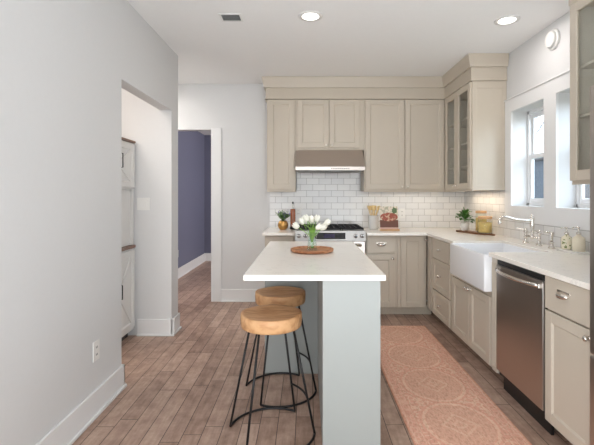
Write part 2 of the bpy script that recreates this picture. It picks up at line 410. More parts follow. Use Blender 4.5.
# ------------------------------------------------------------------ window wall
bm = bmesh.new()
cx0, cx1 = XR-0.02, XR
box(bm, cx0, cx1, 3.93, 4.05, 1.085, 2.25); box(bm, cx0, cx1, 3.221, 3.39, WZ0, WZ1); box(bm, cx0, cx1, 2.56, 2.68, 1.085, 2.25)
box(bm, cx0, cx1, 2.68, 3.93, 1.085, WZ0); box(bm, cx0, cx1, 2.68, 3.93, WZ1, 2.25)
box(bm, XR-0.030, XR, 2.55, 4.055, 2.25, 2.262, .003, 1)
struct('trim_2', bm, 'trim_paint')
for i, (y0, y1) in enumerate(WY):
    wroot = thing('window_%d' % (i+1), ['white double-hung window nearer the corner cabinet', 'white double-hung window nearer the refrigerator'][i], 'window', (0, 0, 0), kind='structure')
    f = bmesh.new(); g = 0.012
    x0, x1 = 2.118, 2.174
    box(f, x0, x1, y0, y0+.022, WZ0, WZ1, .002, 1); box(f, x0, x1, y1-.022, y1, WZ0, WZ1, .002, 1)
    box(f, x0, x1, y0, y1, WZ0, WZ0+.03, .002, 1); box(f, x0, x1, y0, y1, WZ1-.03, WZ1, .002, 1)
    obj('window_frame', f, 'trim_paint', wroot)
    for nm, zz0, zz1, xs in (('upper_sash', 1.675, WZ1-.03, 2.150), ('lower_sash', WZ0+.03, 1.715, 2.128)):
        s = bmesh.new(); a, c_ = y0+.022, y1-.022; st = 0.025
        box(s, xs, xs+.021, a, a+st, zz0, zz1, .003, 1); box(s, xs, xs+.021, c_-st, c_, zz0, zz1, .003, 1)
        box(s, xs, xs+.021, a+st, c_-st, zz0, zz0+.04, .003, 1); box(s, xs, xs+.021, a+st, c_-st, zz1-.04, zz1, .003, 1)
        so = obj(nm, s, 'trim_paint', wroot)
        obj('pane', B((xs+.009, xs+.012, a+st, c_-st, zz0+.04, zz1-.04)), 'window_glass', so)
    lk = bmesh.new(); box(lk, 2.14, 2.16, (y0+y1)/2-.03, (y0+y1)/2+.03, 1.7155, 1.732, .004, 2); obj('sash_lock', lk, 'nickel', wroot)

# outside: neighbouring blue house, lawn, bare tree
struct('ground', B((2.3, 30, -8, 40, -0.5, -0.42)), 'grass')
hs = thing('neighbour_house', 'low dark blue clapboard building with white windows outside the kitchen window', 'house', (5.2, 3, -0.42))
bm = bmesh.new()
for k in range(25): box(bm, -0.012, 2.8, 0, 10.0, k*0.1, k*0.1+0.096, 0.0)
box(bm, 0.0, 2.8, 0, 10.0, 0, 2.515); obj('wing_wall', bm, 'siding', hs)
bm = bmesh.new(); box(bm, -.15, 3.0, -.15, 10.15, 2.52, 2.62, .01, 1); obj('wing_roof', bm, 'roof_shingle', hs)
for yy_ in (1.2, 3.9, 6.35):
    f = obj('window_frame', B((-0.03, -0.013, yy_, yy_+.9, 1.0, 2.3, .004, 1)), 'trim_paint', hs)
    obj('pane', B((-0.036, -0.031, yy_+.07, yy_+.83, 1.07, 1.62), (-0.036, -0.031, yy_+.07, yy_+.83, 1.69, 2.23)), 'black_glass', f)
h2 = thing('neighbour_house', 'tall dark blue clapboard house edge at the left of the window view', 'house', (5.28, 13.4, -0.42))
bm = bmesh.new(); box(bm, 0, 2.15, 0, 6, 0, 6.5)
for k in range(60): box(bm, -.012, 2.162, -.012, 6, k*0.108, k*0.108+0.1)
obj('wall', bm, 'siding', h2)
bm = bmesh.new(); prism(bm, [(-.3, 0), (2.45, 0), (1.07, 1.2)], -.3, 6.3, M=T(0, 6, 6.51) @ Matrix.Rotation(PI/2, 4, 'X')); obj('roof', bm, 'roof_shingle', h2)
tr = thing('bare_tree', 'bare branching tree against the sky outside the window', 'tree', (10.7, 18.5, -0.42))
bm = bmesh.new()
rnd = random.Random(3)
def branch(p, d, L, r, n):
    pts = [p]; q = p.copy(); dd = d.copy()
    for k in range(5):
        dd = (dd+Vector((rnd.uniform(-.18, .18), rnd.uniform(-.18, .18), rnd.uniform(-.05, .12)))).normalized(); q = q+dd*L/5; pts.append(q.copy())
    tube(bm, pts, [r*(1-.12*k) for k in range(6)], 5)
    if n > 0:
        for k in range(4):
            a = pts[2+k % 4]; nd = (dd+Vector((rnd.uniform(-1, 1), rnd.uniform(-1, 1), rnd.uniform(-.1, .6)))).normalized()
            branch(a, nd, L*rnd.uniform(.5, .75), r*.5, n-1)
branch(Vector((0, 0, 0)), Vector((0, 0, 1)), 3.6, .13, 4)
obj('trunk', bm, 'bark', tr)

# ------------------------------------------------------------------ backsplash and mouldings
bm = bmesh.new(); box(bm, -0.458, XR-.011, YB-.01, YB, .926, 1.3645); box(bm, -0.118, .668, YB-.01, YB, 1.3645, 1.84)
tag(obj('tile_backsplash', bm, 'tile_back'), 'white subway tile backsplash with grey grout behind the range and hood', 'backsplash')
bm = bmesh.new(); box(bm, XR-.01, XR, 4.051, YB, .926, 1.3645); box(bm, XR-.01, XR, 1.87, 4.051, .926, 1.084)
tag(obj('tile_backsplash', bm, 'tile_side'), 'white subway tile backsplash on the window wall behind the faucet', 'backsplash')

def sweep(bm, path, prof):
    # path: list of (x,y) with outward side on the right when walking; prof: (offset outward, z)
    n = len(path); rings = []
    for i, p in enumerate(path):
        def nrm(a, c_):
            d = Vector((c_[0]-a[0], c_[1]-a[1])).normalized(); return Vector((-d.y, d.x))*-1
        if i == 0: m = nrm(path[0], path[1])
        elif i == n-1: m = nrm(path[-2], path[-1])
        else:
            n1_, n2_ = nrm(path[i-1], p), nrm(p, path[i+1]); m = (n1_+n2_); m = m/(m.length_squared/2)
        rings.append([bm.verts.new((p[0]+m.x*o_, p[1]+m.y*o_, z)) for o_, z in prof])
    for a, c_ in zip(rings, rings[1:]):
        for k in range(len(prof)): bm.faces.new([a[k], c_[k], c_[(k+1) % len(prof)], a[(k+1) % len(prof)]])
    bm.faces.new(rings[0]); bm.faces.new(rings[-1]); bmesh.ops.recalc_face_normals(bm, faces=bm.faces[:])
UY, UX, UZ0, UZ1 = 4.84, 1.64, 1.366, 2.457
crown = thing('crown_moulding', 'stepped greige crown moulding running around tops of the wall cabinets', 'moulding', (0, 0, 0))
path = [(-.466, YB-.001), (-.466, UY), (UX, UY), (UX, 4.06), (XR-.001, 4.06)]
bm = bmesh.new(); sweep(bm, path, [(-.02, UZ1+.001), (.022, UZ1+.001), (.022, UZ1+.008), (.014, UZ1+.014), (.014, 2.592), (-.02, 2.592)]); obj('frieze', bm, 'cabinet_paint', crown)
bm = bmesh.new(); sweep(bm, path, [(-.02, 2.592), (.034, 2.592), (.036, 2.602), (.058, ZC-.010), (.058, ZC-.001), (-.02, ZC-.001)]); obj('crown', bm, 'cabinet_paint', crown)

# ------------------------------------------------------------------ cabinet kit (local: x width, y depth inward, front plane y=0)
DT = 0.02
def shaker_bm(x0, x1, z0, z1, st=0.058, y=-DT, glass_=False, rec=0.010, t=DT):
    bm = bmesh.new()
    box(bm, x0, x0+st, y, y+t, z0, z1, .002, 1); box(bm, x1-st, x1, y, y+t, z0, z1, .002, 1)
    box(bm, x0+st, x1-st, y, y+t, z0, z0+st, .002, 1); box(bm, x0+st, x1-st, y, y+t, z1-st, z1, .002, 1)
    if not glass_:
        a, c_, d, e_ = x0+st, x1-st, z0+st, z1-st; q = .008
        # sloped inner edge then the flat recessed panel
        o4 = [(a, d), (c_, d), (c_, e_), (a, e_)]; i4 = [(a+q, d+q), (c_-q, d+q), (c_-q, e_-q), (a+q, e_-q)]
        vo = [bm.verts.new((p[0], y+.003, p[1])) for p in o4]; vi = [bm.verts.new((p[0], y+rec, p[1])) for p in i4]
        for k in range(4): bm.faces.new([vo[k], vo[(k+1) % 4], vi[(k+1) % 4], vi[k]])
        bm.faces.new(vi)
        box(bm, a, c_, y+rec+.001, y+t, d, e_)
    return bm
def slab_bm(x0, x1, z0, z1): return B((x0, x1, -DT, 0, z0, z1, .003, 2))
def knob(parent, x, z, mat='nickel', r=0.014, y=-DT):
    bm = bmesh.new(); M = T(x, y, z) @ Matrix.Rotation(PI/2, 4, 'X')
    lathe(bm, [(0, 0), (r*.75, 0), (r*.75, .002), (r*.35, .004), (r*.35, .012), (r*.8, .015), (r, .02), (r*.95, .026), (r*.5, .030), (0, .031)], 14, M)
    return obj('knob', bm, mat, parent)
def cup_pull(parent, x, z, L=0.092, mat='nickel'):
    bm = bmesh.new(); nu, na = 14, 6; g = []
    for i in range(nu+1):
        u = -1+2*i/nu; s_ = max(0.02, (1-abs(u)**3.2))**.5; row_ = []
        for k in range(na+1):
            a = PI/2*k/na
            row_.append(bm.verts.new((x+L/2*u, -DT-.026*s_*math.sin(a), z+.018*s_*math.cos(a)-.0)))
        row_.append(bm.verts.new((x+L/2*u, -DT-.024*s_, z-.012*s_)))
        g.append(row_)
    for i in range(nu):
        for k in range(na+1): f = bm.faces.new([g[i][k], g[i+1][k], g[i+1][k+1], g[i][k+1]]); f.smooth = True
    box(bm, x-L/2-.008, x+L/2+.008, -DT-.003, -DT, z+.012, z+.024, .001, 1)
    o = obj('cup_pull', bm, mat, parent); md = o.modifiers.new('s', 'SOLIDIFY'); md.thickness = .0015
    return o
CP = 'cabinet_paint'
def carcass(root, w_, d, z0, z1, mat=CP, toe=0.0, name='body'):
    bm = bmesh.new(); box(bm, 0, w_, 0, d, z0, z1, .0015, 1)
    o = obj(name, bm, mat, root)
    if toe: obj('toe_kick', B((0.0, w_, toe, toe+.02, 0.0, z0)), mat, root)
    return o
def door(root, x0, x1, z0, z1, kx=None, kz=None, mat=CP, kmat='nickel'):
    o = obj('door', shaker_bm(x0, x1, z0, z1), mat, root)
    if kx is not None: knob(o, kx, kz, kmat)
    return o
FY, FX = 4.475, 1.33        # base cabinet front planes
BD = YB-FY-.012             # depth of the back run
# left of the range
r = thing('base_cabinet', 'narrow greige base cabinet left of the range under the plant', 'cabinet', (-.455, FY, 0))
carcass(r, .328, BD, .10, .894, toe=.10)
o = obj('drawer', slab_bm(.015, .313, .70, .885), CP, r); cup_pull(o, .164, .79)
door(r, .015, .313, .11, .685, .285, .64)
# right of the range
r = thing('base_cabinet', 'greige base cabinet with drawer right of the range', 'cabinet', (.647, FY, 0))
carcass(r, .343, BD, .10, .894, toe=.10)
o = obj('drawer', slab_bm(.012, .31, .703, .885), CP, r); cup_pull(o, .165, .79)
door(r, .012, .31, .108, .683, .285, .64)
# blind corner
r = thing('corner_base_cabinet', 'greige corner base cabinet with one full height door', 'cabinet', (.992, FY, 0))
bm = bmesh.new(); box(bm, 0, .93, .33, BD, .10, .894); box(bm, 0, .316, 0, .33, .10, .894, .0015, 1); obj('body', bm, CP, r)
obj('toe_kick', B((0, .40, .10, .12, 0, .10)), CP, r)
door(r, .035, .285, .108, .885)
RD = XR-FX-.014
def right(name, label, y_far, cat='cabinet', **k): return thing(name, label, cat, (FX, y_far, 0), -PI/2, **k)
r = right('filler_cabinet', 'very narrow greige pull-out cabinet at the inside corner', FY-.002)
bm = bmesh.new(); box(bm, 0, .172, 0, .30, .10, .894, .0015, 1); obj('body', bm, CP, r); obj('toe_kick', B((-.10, .172, .10, .12, 0, .10)), CP, r)
door(r, .03, .162, .108, .885, .05, .845, kmat='nickel')
r = right('drawer_cabinet', 'greige base cabinet with three drawers left of the farmhouse sink', 4.282)
carcass(r, .53, RD, .10, .894, toe=.10)
o = obj('drawer', slab_bm(.015, .515, .69, .885), CP, r); knob(o, .265, .79, r=.016)
o = obj('drawer', shaker_bm(.015, .515, .37, .68, .05), CP, r); knob(o, .265, .53, r=.016)
o = obj('drawer', shaker_bm(.015, .515, .108, .36, .05), CP, r); knob(o, .265, .24, r=.016)
r = right('sink_base_cabinet', 'greige double door base cabinet under the farmhouse sink', 3.75)
carcass(r, .845, RD, .10, .634, toe=.10)
door(r, .05, .438, .108, .60, .41, .575); door(r, .444, .815, .108, .60, .472, .575)
bm = bmesh.new(); box(bm, .849, .922, -.018, .10, .10, .894, .002, 1); box(bm, .849, .922, .08, .10, 0, .10)
for k in range(3): box(bm, .858+k*.02, .868+k*.02, -.024, -.018, .13, .86, .003, 2)

obj('pilaster', bm, CP, r, label='narrow fluted filler beside the dishwasher')
r = right('base_cabinet', 'pale greige base cabinet with cup pull drawer right of the dishwasher', 2.258)
carcass(r, .392, RD, .10, .894, toe=.10)
o = obj('drawer', slab_bm(.004, .388, .713, .888), CP, r); cup_pull(o, .17, .815, .09)
door(r, .004, .388, .10, .703, .360, .665, kmat='nickel')

# dishwasher
r = thing('dishwasher', 'stainless steel dishwasher with bowed handle between sink and drawer', 'dishwasher', (FX-.005, 2.820, 0), -PI/2)
W = .556
obj('tub', B((.004, W-.004, .0, .58, .10, .893)), 'black_plastic', r)
d = obj('door', B((.002, W-.002, -.02, -.001, .135, .852, .004, 2)), 'stainless_vertical', r)
obj('control_strip', B((.003, W-.003, -.014, -.001, .855, .886, .003, 2)), 'black_plastic', r)
bm = bmesh.new(); pts = [(.03+(W-.06)*k/16, -.022-.045*math.sin(PI*k/16)**.6, .822) for k in range(17)]; tube(bm, pts, .0125, 10)
box(bm, .016, .05, -.035, -.02, .808, .836, .004, 2); box(bm, W-.05, W-.016, -.035, -.02, .808, .836, .004, 2)
obj('handle', bm, 'nickel', d)
obj('toe_kick', B((.004, W-.004, .03, .045, 0, .10)), 'black_plastic', r)

# refrigerator at the frame edge
r = thing('refrigerator', 'tall stainless refrigerator at right end of the counter', 'refrigerator', (1.30, 1.845, 0), -PI/2)
obj('cabinet_case', B((0, .88, .02, .66, .03, 1.82, .004, 1)), 'vent_metal', r)
for k, (a, c_) in enumerate(((.0, .436), (.444, .88))):
    o = obj('door', B((a, c_, -.028, .018, .62, 1.82, .008, 2)), 'stainless_vertical', r)
    x = .40 if k == 0 else .48
    bm = bmesh.new(); tube(bm, [(x, -.028, .75), (x, -.075, .77), (x, -.075, 1.6), (x, -.028, 1.62)], .01, 8); obj('handle', bm, 'nickel', o)
o = obj('freezer_drawer', B((0, .88, -.028, .018, .06, .61, .008, 2)), 'stainless_vertical', r)
bm = bmesh.new(); tube(bm, [(.1, -.028, .53), (.12, -.075, .53), (.76, -.075, .53), (.78, -.028, .53)], .01, 8); obj('handle', bm, 'nickel', o)
obj('foot', B((.02, .86, .05, .6, 0, .03)), 'black_plastic', r)

# ------------------------------------------------------------------ counters
CT0, CT1 = .896, .925
bm = bmesh.new()
SY0, SY1 = 2.905, 3.60
prism(bm, [(.646, YB-.011), (.646, 4.38), (1.288, 4.38), (1.288, SY1+.004), (1.742, SY1+.004), (1.742, SY0-.004), (1.288, SY0-.004), (1.288, 1.862), (XR-.011, 1.862), (XR-.011, YB-.011)], CT0, CT1)
o = obj('countertop', bm, 'quartz'); tag(o, 'white quartz L-shaped countertop running from range past the sink', 'countertop')
md = o.modifiers.new('b', 'BEVEL'); md.width = .003; md.segments = 2; md.limit_method = 'ANGLE'
bm = bmesh.new(); box(bm, -.475, -.126, 4.38, YB-.011, CT0, CT1, .003, 2)
tag(obj('countertop', bm, 'quartz'), 'short white quartz countertop left of the range', 'countertop')

# farmhouse sink
r = thing('farmhouse_sink', 'white apron-front farmhouse sink set into the counter', 'sink', (0, 0, 0))
bm = bmesh.new(); t = bmesh.new(); bmesh.ops.create_cube(t, size=1)
sx0, sx1, sz0, sz1 = 1.258, 1.738, .642, .908
for v in t.verts: v.co = Vector((sx0+(v.co.x+.5)*(sx1-sx0), SY0+(v.co.y+.5)*(SY1-SY0), sz0+(v.co.z+.5)*(sz1-sz0)))
top = [f for f in t.faces if f.normal.z > .9][0]
ri = bmesh.ops.inset_region(t, faces=[top], thickness=.024)
ext = bmesh.ops.extrude_face_region(t, geom=[top]); vs = [g for g in ext['geom'] if isinstance(g, bmesh.types.BMVert)]
bmesh.ops.delete(t, geom=[top], context='FACES_ONLY')
bmesh.ops.translate(t, vec=(0, 0, -.22), verts=vs)
bmesh.ops.bevel(t, geom=t.edges[:], offset=.009, segments=3, affect='EDGES', profile=.5)
for f in t.faces: f.smooth = True
merge(bm, t); obj('basin', bm, 'porcelain', r)
bm = bmesh.new(); lathe(bm, [(0, .0), (.04, 0), (.045, .003), (.03, .004), (0, .002)], 20, T(1.5, 3.25, sz1-.219)); obj('drain', bm, 'chrome', r)

# bridge faucet
r = thing('bridge_faucet', 'polished nickel bridge faucet with long spout behind the sink', 'faucet', (1.85, 3.36, CT1+.0005))
def post(M, h=.11):
    bm = bmesh.new(); lathe(bm, [(0, 0), (.026, 0), (.026, .004), (.019, .01), (.013, .02), (.012, h*.45), (.016, h*.5), (.012, h*.56), (.013, h*.78), (.018, h*.84), (.018, h*.92), (.010, h), (0, h+.003)], 16, M); return bm
for sgn in (1, -1):
    p = obj('valve', post(T(0, sgn*.10, 0)), 'nickel', r)
    bm = bmesh.new(); tube(bm, smooth_path([(0, sgn*.10, .112), (-.025, sgn*.112, .118), (-.06, sgn*.13, .122)], 5), [.006]*5+[.0055]*5+[.008], 8); lathe(bm, [(0, .10), (.011, .104), (.013, .115), (.008, .125), (0, .128)], 12, T(0, sgn*.10, 0))
    obj('lever_handle', bm, 'nickel', p)
bm = bmesh.new(); tube(bm, [(0, -.10, .062), (0, .10, .062)], .009, 10); lathe(bm, [(0, .045), (.014, .048), (.018, .062), (.014, .076), (.011, .09), (.011, .12), (.016, .135), (.018, .16), (.014, .185), (.016, .20), (.014, .222), (.007, .232), (.009, .243), (0, .248)], 16); obj('bridge', bm, 'nickel', r)
bm = bmesh.new(); tube(bm, smooth_path([(0, 0, .195), (-.06, 0, .197), (-.14, 0, .205), (-.20, 0, .222), (-.245, 0, .222), (-.264, 0, .205), (-.266, 0, .175)], 6), .0105, 10); lathe(bm, [(.0105, .02), (.014, .018), (.014, 0), (0, 0)], 12, T(-.266, 0, .165)); obj('spout', bm, 'nickel', r)
r = thing('side_sprayer', 'nickel side sprayer standing right of the bridge faucet', 'sprayer', (1.862, 3.115, CT1+.0005))
obj('holder', post(T(0, 0, 0), .05), 'nickel', r)
bm = bmesh.new(); lathe(bm, [(0, .05), (.012, .052), (.010, .07), (.013, .09), (.018, .112), (.016, .125), (0, .13)], 14); tube(bm, [(0, 0, .118), (-.03, .012, .122), (-.045, .018, .12)], .007, 8); obj('spray_head', bm, 'nickel', r)

# ------------------------------------------------------------------ wall cabinets
def wall_cab(label, x0, x1, z0, doors, name='wall_cabinet', kn=True):
    r = thing(name, label, 'cabinet', (x0, UY, 0)); w_ = x1-x0
    carcass(r, w_, YB-UY-.001, z0, UZ1)
    for (a, c_, side) in doors:
        kx = (c_-.03 if side > 0 else a+.03) if side else None
        door(r, a, c_, z0+.02, UZ1-.006, kx, z0+.05, kmat='crystal')
    obj('light_rail', B((0, w_, -.006, .012, z0-.012, z0-.0005, .002, 1)), CP, r)
    return r
wall_cab('narrow tall greige wall cabinet left of the range hood', -.466, -.128, UZ0+.012, [(.018, .320, 0)])
wall_cab('short greige two-door wall cabinet directly above the hood', -.127, .676, 1.868, [(.022, .388, 1), (.398, .752, -1)])
wall_cab('wide greige two-door wall cabinet right of the range hood', .677, UX-.001, UZ0+.012, [(.016, .472, 1), (.484, .94, -1)])

def glass_cab(label, y_far, w_, z0, z1, doors, shelves):
    r = thing('glass_wall_cabinet', label, 'cabinet', (UX, y_far, 0), -PI/2); D = XR-UX-.001; th = .018
    bm = bmesh.new()
    box(bm, 0, th, 0, D, z0, z1); box(bm, th, w_-.001, D-.01, D, z0, z1); box(bm, th, w_-th, 0, D-.01, z0, z0+th); box(bm, th, w_-th, 0, D-.01, z1-th, z1)
    box(bm, w_-th, w_, 0, D, z0, z1, .001, 1)
    for a, c_ in doors[:-1]: box(bm, c_-.02, c_+.03, 0, th, z0+th, z1-th)
    # flat raised frame on the exposed end panel
    obj('body', bm, CP, r)
    e_ = bmesh.new(); st = .045
    for (a, b_, c1_, d1_) in ((0, st, z0, z1), (D-st, D, z0, z1), (st, D-st, z0, z0+.05), (st, D-st, z1-.07, z1)): box(e_, w_, w_+.006, a, b_, c1_, d1_, .0015, 1)
    obj('end_panel', e_, CP, r)
    obj('interior', B((th, th+.002, .02, D-.012, z0+th, z1-th), (w_-th-.002, w_-th, .02, D-.012, z0+th, z1-th), (th+.002, w_-th-.002, D-.014, D-.0105, z0+th, z1-th), (th+.002, w_-th-.002, .02, D-.014, z0+th, z0+th+.002)), 'shelf_paint', r, label='pale liner added to brighten the cabinet interior')  # liner added in a lighter colour so the dim inside looks brighter
    for z in shelves: obj('shelf', B((th+.0025, w_-th-.0025, .025, D-.0145, z, z+.018, .001, 1)), 'shelf_paint', r)
    for i, (a, c_) in enumerate(doors):
        o = obj('door', shaker_bm(a, c_, z0+.012, z1-.006, .062, glass_=True), CP, r)
        obj('glass_pane', B((a+.058, c_-.058, -.012, -.008, z0+.07, z1-.064)), 'cabinet_glass', o)
        if len(doors) > 1: knob(o, c_-.03 if i == 0 else a+.03, z0+.05)
    obj('light_rail', B((0, w_, -.004, .014, z0-.012, z0-.0005, .002, 1)), CP, r)
    return r
glass_cab('greige glass-door wall cabinet in the corner beside the window', UY-.001, .779, UZ0+.012, UZ1, [(.04, .402), (.408, .77)], [1.62, 1.86, 2.12])
glass_cab('greige glass-door wall cabinet cropped by right frame edge', 2.53, .66, 1.405, 2.50, [(.006, .654)], [1.80, 2.10])
bm = bmesh.new(); sweep(bm, [(XR-.001, 2.53), (UX, 2.53), (UX, 1.87)][::1], [(-.02, 2.501), (.014, 2.501), (.014, 2.60), (.05, ZC-.012), (.05, ZC-.001), (-.02, ZC-.001)])
tag(obj('cabinet_cornice', bm, CP), 'greige cornice above the cropped glass cabinet by the refrigerator', 'moulding')

# ------------------------------------------------------------------ hood
r = thing('range_hood', 'stainless under-cabinet range hood with slanted front', 'range hood', (-.122, 0, 0)); W = .777
bm = bmesh.new(); prism(bm, [(4.62, 1.651), (4.79, 1.853), (YB-.012, 1.853), (YB-.012, 1.62), (4.62, 1.62)], 0, W, 0, Matrix(((0, 0, 1, 0), (1, 0, 0, 0), (0, 1, 0, 0), (0, 0, 0, 1))))
obj('canopy', bm, 'stainless_hood', r)
lip = obj('front_lip', B((-.004, W+.004, 4.605, 4.6195, 1.608, 1.650, .002, 1)), 'stainless', r)
bm = bmesh.new()
for k in range(9): box(bm, .40+k*.024, .412+k*.024, 4.603, 4.6048, 1.622, 1.634)
obj('button', bm, 'slot_dark', lip)['kind'] = 'stuff'
bm = bmesh.new(); box(bm, .02, W-.02, 4.63, 5.05, 1.604, 1.6195)
for k in range(24): box(bm, .17+k*.02, .179+k*.02, 4.622, 5.0, 1.594, 1.6035)
obj('baffle_filter', bm, 'vent_metal', r)

# ------------------------------------------------------------------ range
r = thing('range', 'stainless slide-in gas range with black grates and four front knobs', 'stove', (-.121, 4.40, 0)); W = .757
obj('body', B((.0, W, .04, .70, .09, .915, .002, 1)), 'vent_metal', r)
obj('cooktop', B((.0, W, .02, .705, .916, .945, .005, 2)), 'stainless_bright', r)
for k in range(3):
    bm = bmesh.new(); a = .012+k*.246
    box(bm, a, a+.238, .05, .062, .955, .972, .002, 1); box(bm, a, a+.238, .655, .667, .955, .972, .002, 1)
    box(bm, a, a+.012, .05, .667, .955, .972, .002, 1); box(bm, a+.226, a+.238, .05, .667, .955, .972, .002, 1)
    for q in (.05, .107, .165): box(bm, a+q, a+q+.011, .06, .66, .957, .973, .002, 1)
    for q in (.2, .355, .5): box(bm, a+.01, a+.23, q, q+.011, .957, .972, .002, 1)
    for (fx_, fy_) in ((a+.003, .052), (a+.228, .052), (a+.003, .657), (a+.228, .657)): box(bm, fx_, fx_+.008, fy_, fy_+.008, .9455, .956)
    obj('grate', bm, 'cast_iron', r)
    if k != 1:
        for q in (.2, .5):
            bm = bmesh.new(); lathe(bm, [(0, 0), (.045, 0), (.045, .004), (.03, .006), (.028, .009), (0, .009)], 16, T(a+.119, q, .9455)); obj('burner', bm, 'cast_iron', r)
bm = bmesh.new(); prism(bm, [(0.0, .838), (0.04, .838), (0.04, .944), (0.019, .944)], 0, W, 0, Matrix(((0, 0, 1, 0), (1, 0, 0, 0), (0, 1, 0, 0), (0, 0, 0, 1))))
cp = obj('control_panel', bm, 'stainless_bright', r)
sl = math.atan2(.019, .106); Rm = Matrix.Rotation(-sl, 4, 'X')
def onpanel(x, z): return T(x, .019*(z-.838)/.106, z) @ Rm
bm = bmesh.new(); box(bm, -.165, .165, -.002, .002, -.034, .034, .001, 1, onpanel(.375, .889)); dp = obj('display_panel', bm, 'black_glass', cp)
bm = bmesh.new(); box(bm, -.07, .05, -.004, -.0022, -.022, .022, 0, 1, onpanel(.375, .889)); obj('screen', bm, 'display_glass', dp)
for x in (.040, .108, .650, .717):
    bm = bmesh.new(); lathe(bm, [(0, 0), (.023, 0), (.023, .004), (.018, .006), (.0175, .026), (.014, .030), (0, .031)], 18, onpanel(x, .888) @ Matrix.Rotation(PI/2, 4, 'X')); kb = obj('knob', bm, 'chrome', cp)
    bm = bmesh.new(); box(bm, -.0035, .0035, -.035, -.0305, -.015, .015, .001, 1, onpanel(x, .888)); obj('grip', bm, 'black_metal', kb)
od = obj('oven_door', B((.004, W-.004, .005, .038, .26, .832, .004, 2)), 'stainless', r)
obj('oven_window', B((.12, W-.12, .001, .0045, .38, .68, .001, 1)), 'black_glass', od)
bm = bmesh.new(); tube(bm, [(.05, -.045, .795), (W-.05, -.045, .795)], .013, 12)
for x in (.07, W-.07): tube(bm, [(x, .006, .795), (x, -.045, .795)], .010, 8)
obj('handle', bm, 'nickel', od)
obj('bottom_drawer', B((.004, W-.004, .005, .038, .10, .252, .004, 2)), 'stainless', r)
obj('toe_kick', B((.01, W-.01, .08, .6, 0, .09)), 'black_plastic', r)

# ------------------------------------------------------------------ island
r = thing('kitchen_island', 'pale grey kitchen island with white quartz top and open stool corner', 'island', (0, 0, 0))
bm = bmesh.new(); prism(bm, [(.084, 2.105), (.370, 2.105), (.370, 3.555), (-.31, 3.555), (-.31, 3.05), (.084, 3.05)], 0, .8945)
base = obj('base', bm, 'island_paint', r); md = base.modifiers.new('b', 'BEVEL'); md.width = .002; md.segments = 1
bm = bmesh.new(); box(bm, .083, .379, 2.098, 2.1045, 0, .8945, .0015, 1); obj('end_panel', bm, 'island_paint', r)
bm = bmesh.new()
for a in (2.14, 2.60, 3.06): box(bm, .3705, .384, a, a+.44, .12, .88, .003, 1)
obj('side_doors', bm, 'island_paint', r)
bm = bmesh.new(); box(bm, -.320, .402, 2.076, 3.587, .895, .925, .003, 2); obj('countertop', bm, 'quartz', r)

# tray, vase with tulips
tz = .9255; tx, ty = .040, 2.93
r = thing('round_tray', 'round wooden tray on the island under the tulip vase', 'tray', (tx, ty, tz))
bm = bmesh.new(); lathe(bm, [(0, 0), (.140, 0), (.152, .008), (.154, .022), (.149, .024), (.143, .013), (.135, .011), (0, .011)], 48); obj('dish', bm, 'tray_wood', r)
r = thing('flower_vase', 'clear glass vase of white tulips on the round wooden tray', 'vase', (tx, ty, tz+.0115))
bm = bmesh.new(); lathe(bm, [(0, 0), (.034, 0), (.037, .005), (.032, .04), (.029, .07), (.036, .11), (.044, .130)], 28); obj('glass', bm, 'vase_glass', r)
bm = bmesh.new(); lathe(bm, [(0, .011), (.032, .011), (.029, .04), (.0262, .07), (.028, .082), (0, .082)], 24); obj('water', bm, 'water', r)
tulips = [((-.095, -.01), .182, .9, -1.1), ((-.035, .02), .225, .35, -.4), ((.028, .03), .222, .3, .3), ((.028, -.045), .178, .9, .2), ((.088, .0), .205, .9, 1.1), ((.06, -.03), .172, .8, .8), ((-.06, .03), .205, .5, -.7), ((.0, .05), .215, .2, 0)]
def tulip_bm(hx, hy, hz, dirv):
    bm = bmesh.new(); L = .054
    zax = Vector(dirv).normalized(); q = zax.to_track_quat('Z', 'Y').to_matrix().to_4x4()
    M = T(hx, hy, hz) @ q
    for k in range(6):
        a0 = 2*PI*k/6; ro = 1.0 if k % 2 else .86; g = []
        for i in range(7):
            s_ = i/6; rad = (.006+.017*math.sin(PI*min(1, s_*.62+.12)))*ro*(1 if s_ < .7 else 1-.5*(s_-.7)); wd = .62*math.sin(PI*(s_*.86+.10))**.8+.02
            g.append([bm.verts.new(M @ Vector((rad*math.cos(a0+wd*j), rad*math.sin(a0+wd*j), s_*L))) for j in (-1, -.5, 0, .5, 1)])
        for i in range(6):
            for j in range(4): f = bm.faces.new([g[i][j], g[i][j+1], g[i+1][j+1], g[i+1][j]]); f.smooth = True
    return bm
for (hx, hy), hz, tilt, az in tulips:
    hz -= 0.024
    d = Vector((hx, hy, .06)); d = Vector((math.sin(tilt)*(1 if hx > 0 else -1), hy*4, math.cos(tilt)))
    o = obj('tulip', tulip_bm(hx, hy, hz, d), 'petal', r)
    bm = bmesh.new(); tube(bm, smooth_path([(hx*.1-.01*(1 if hx > 0 else -1), hy*.1, .015), (hx*.15, hy*.15, .09), (hx*.55, hy*.6, max(.13, hz-.06)), (hx, hy, hz+.004)], 5), .0028, 6); obj('stem', bm, 'leaf', o)
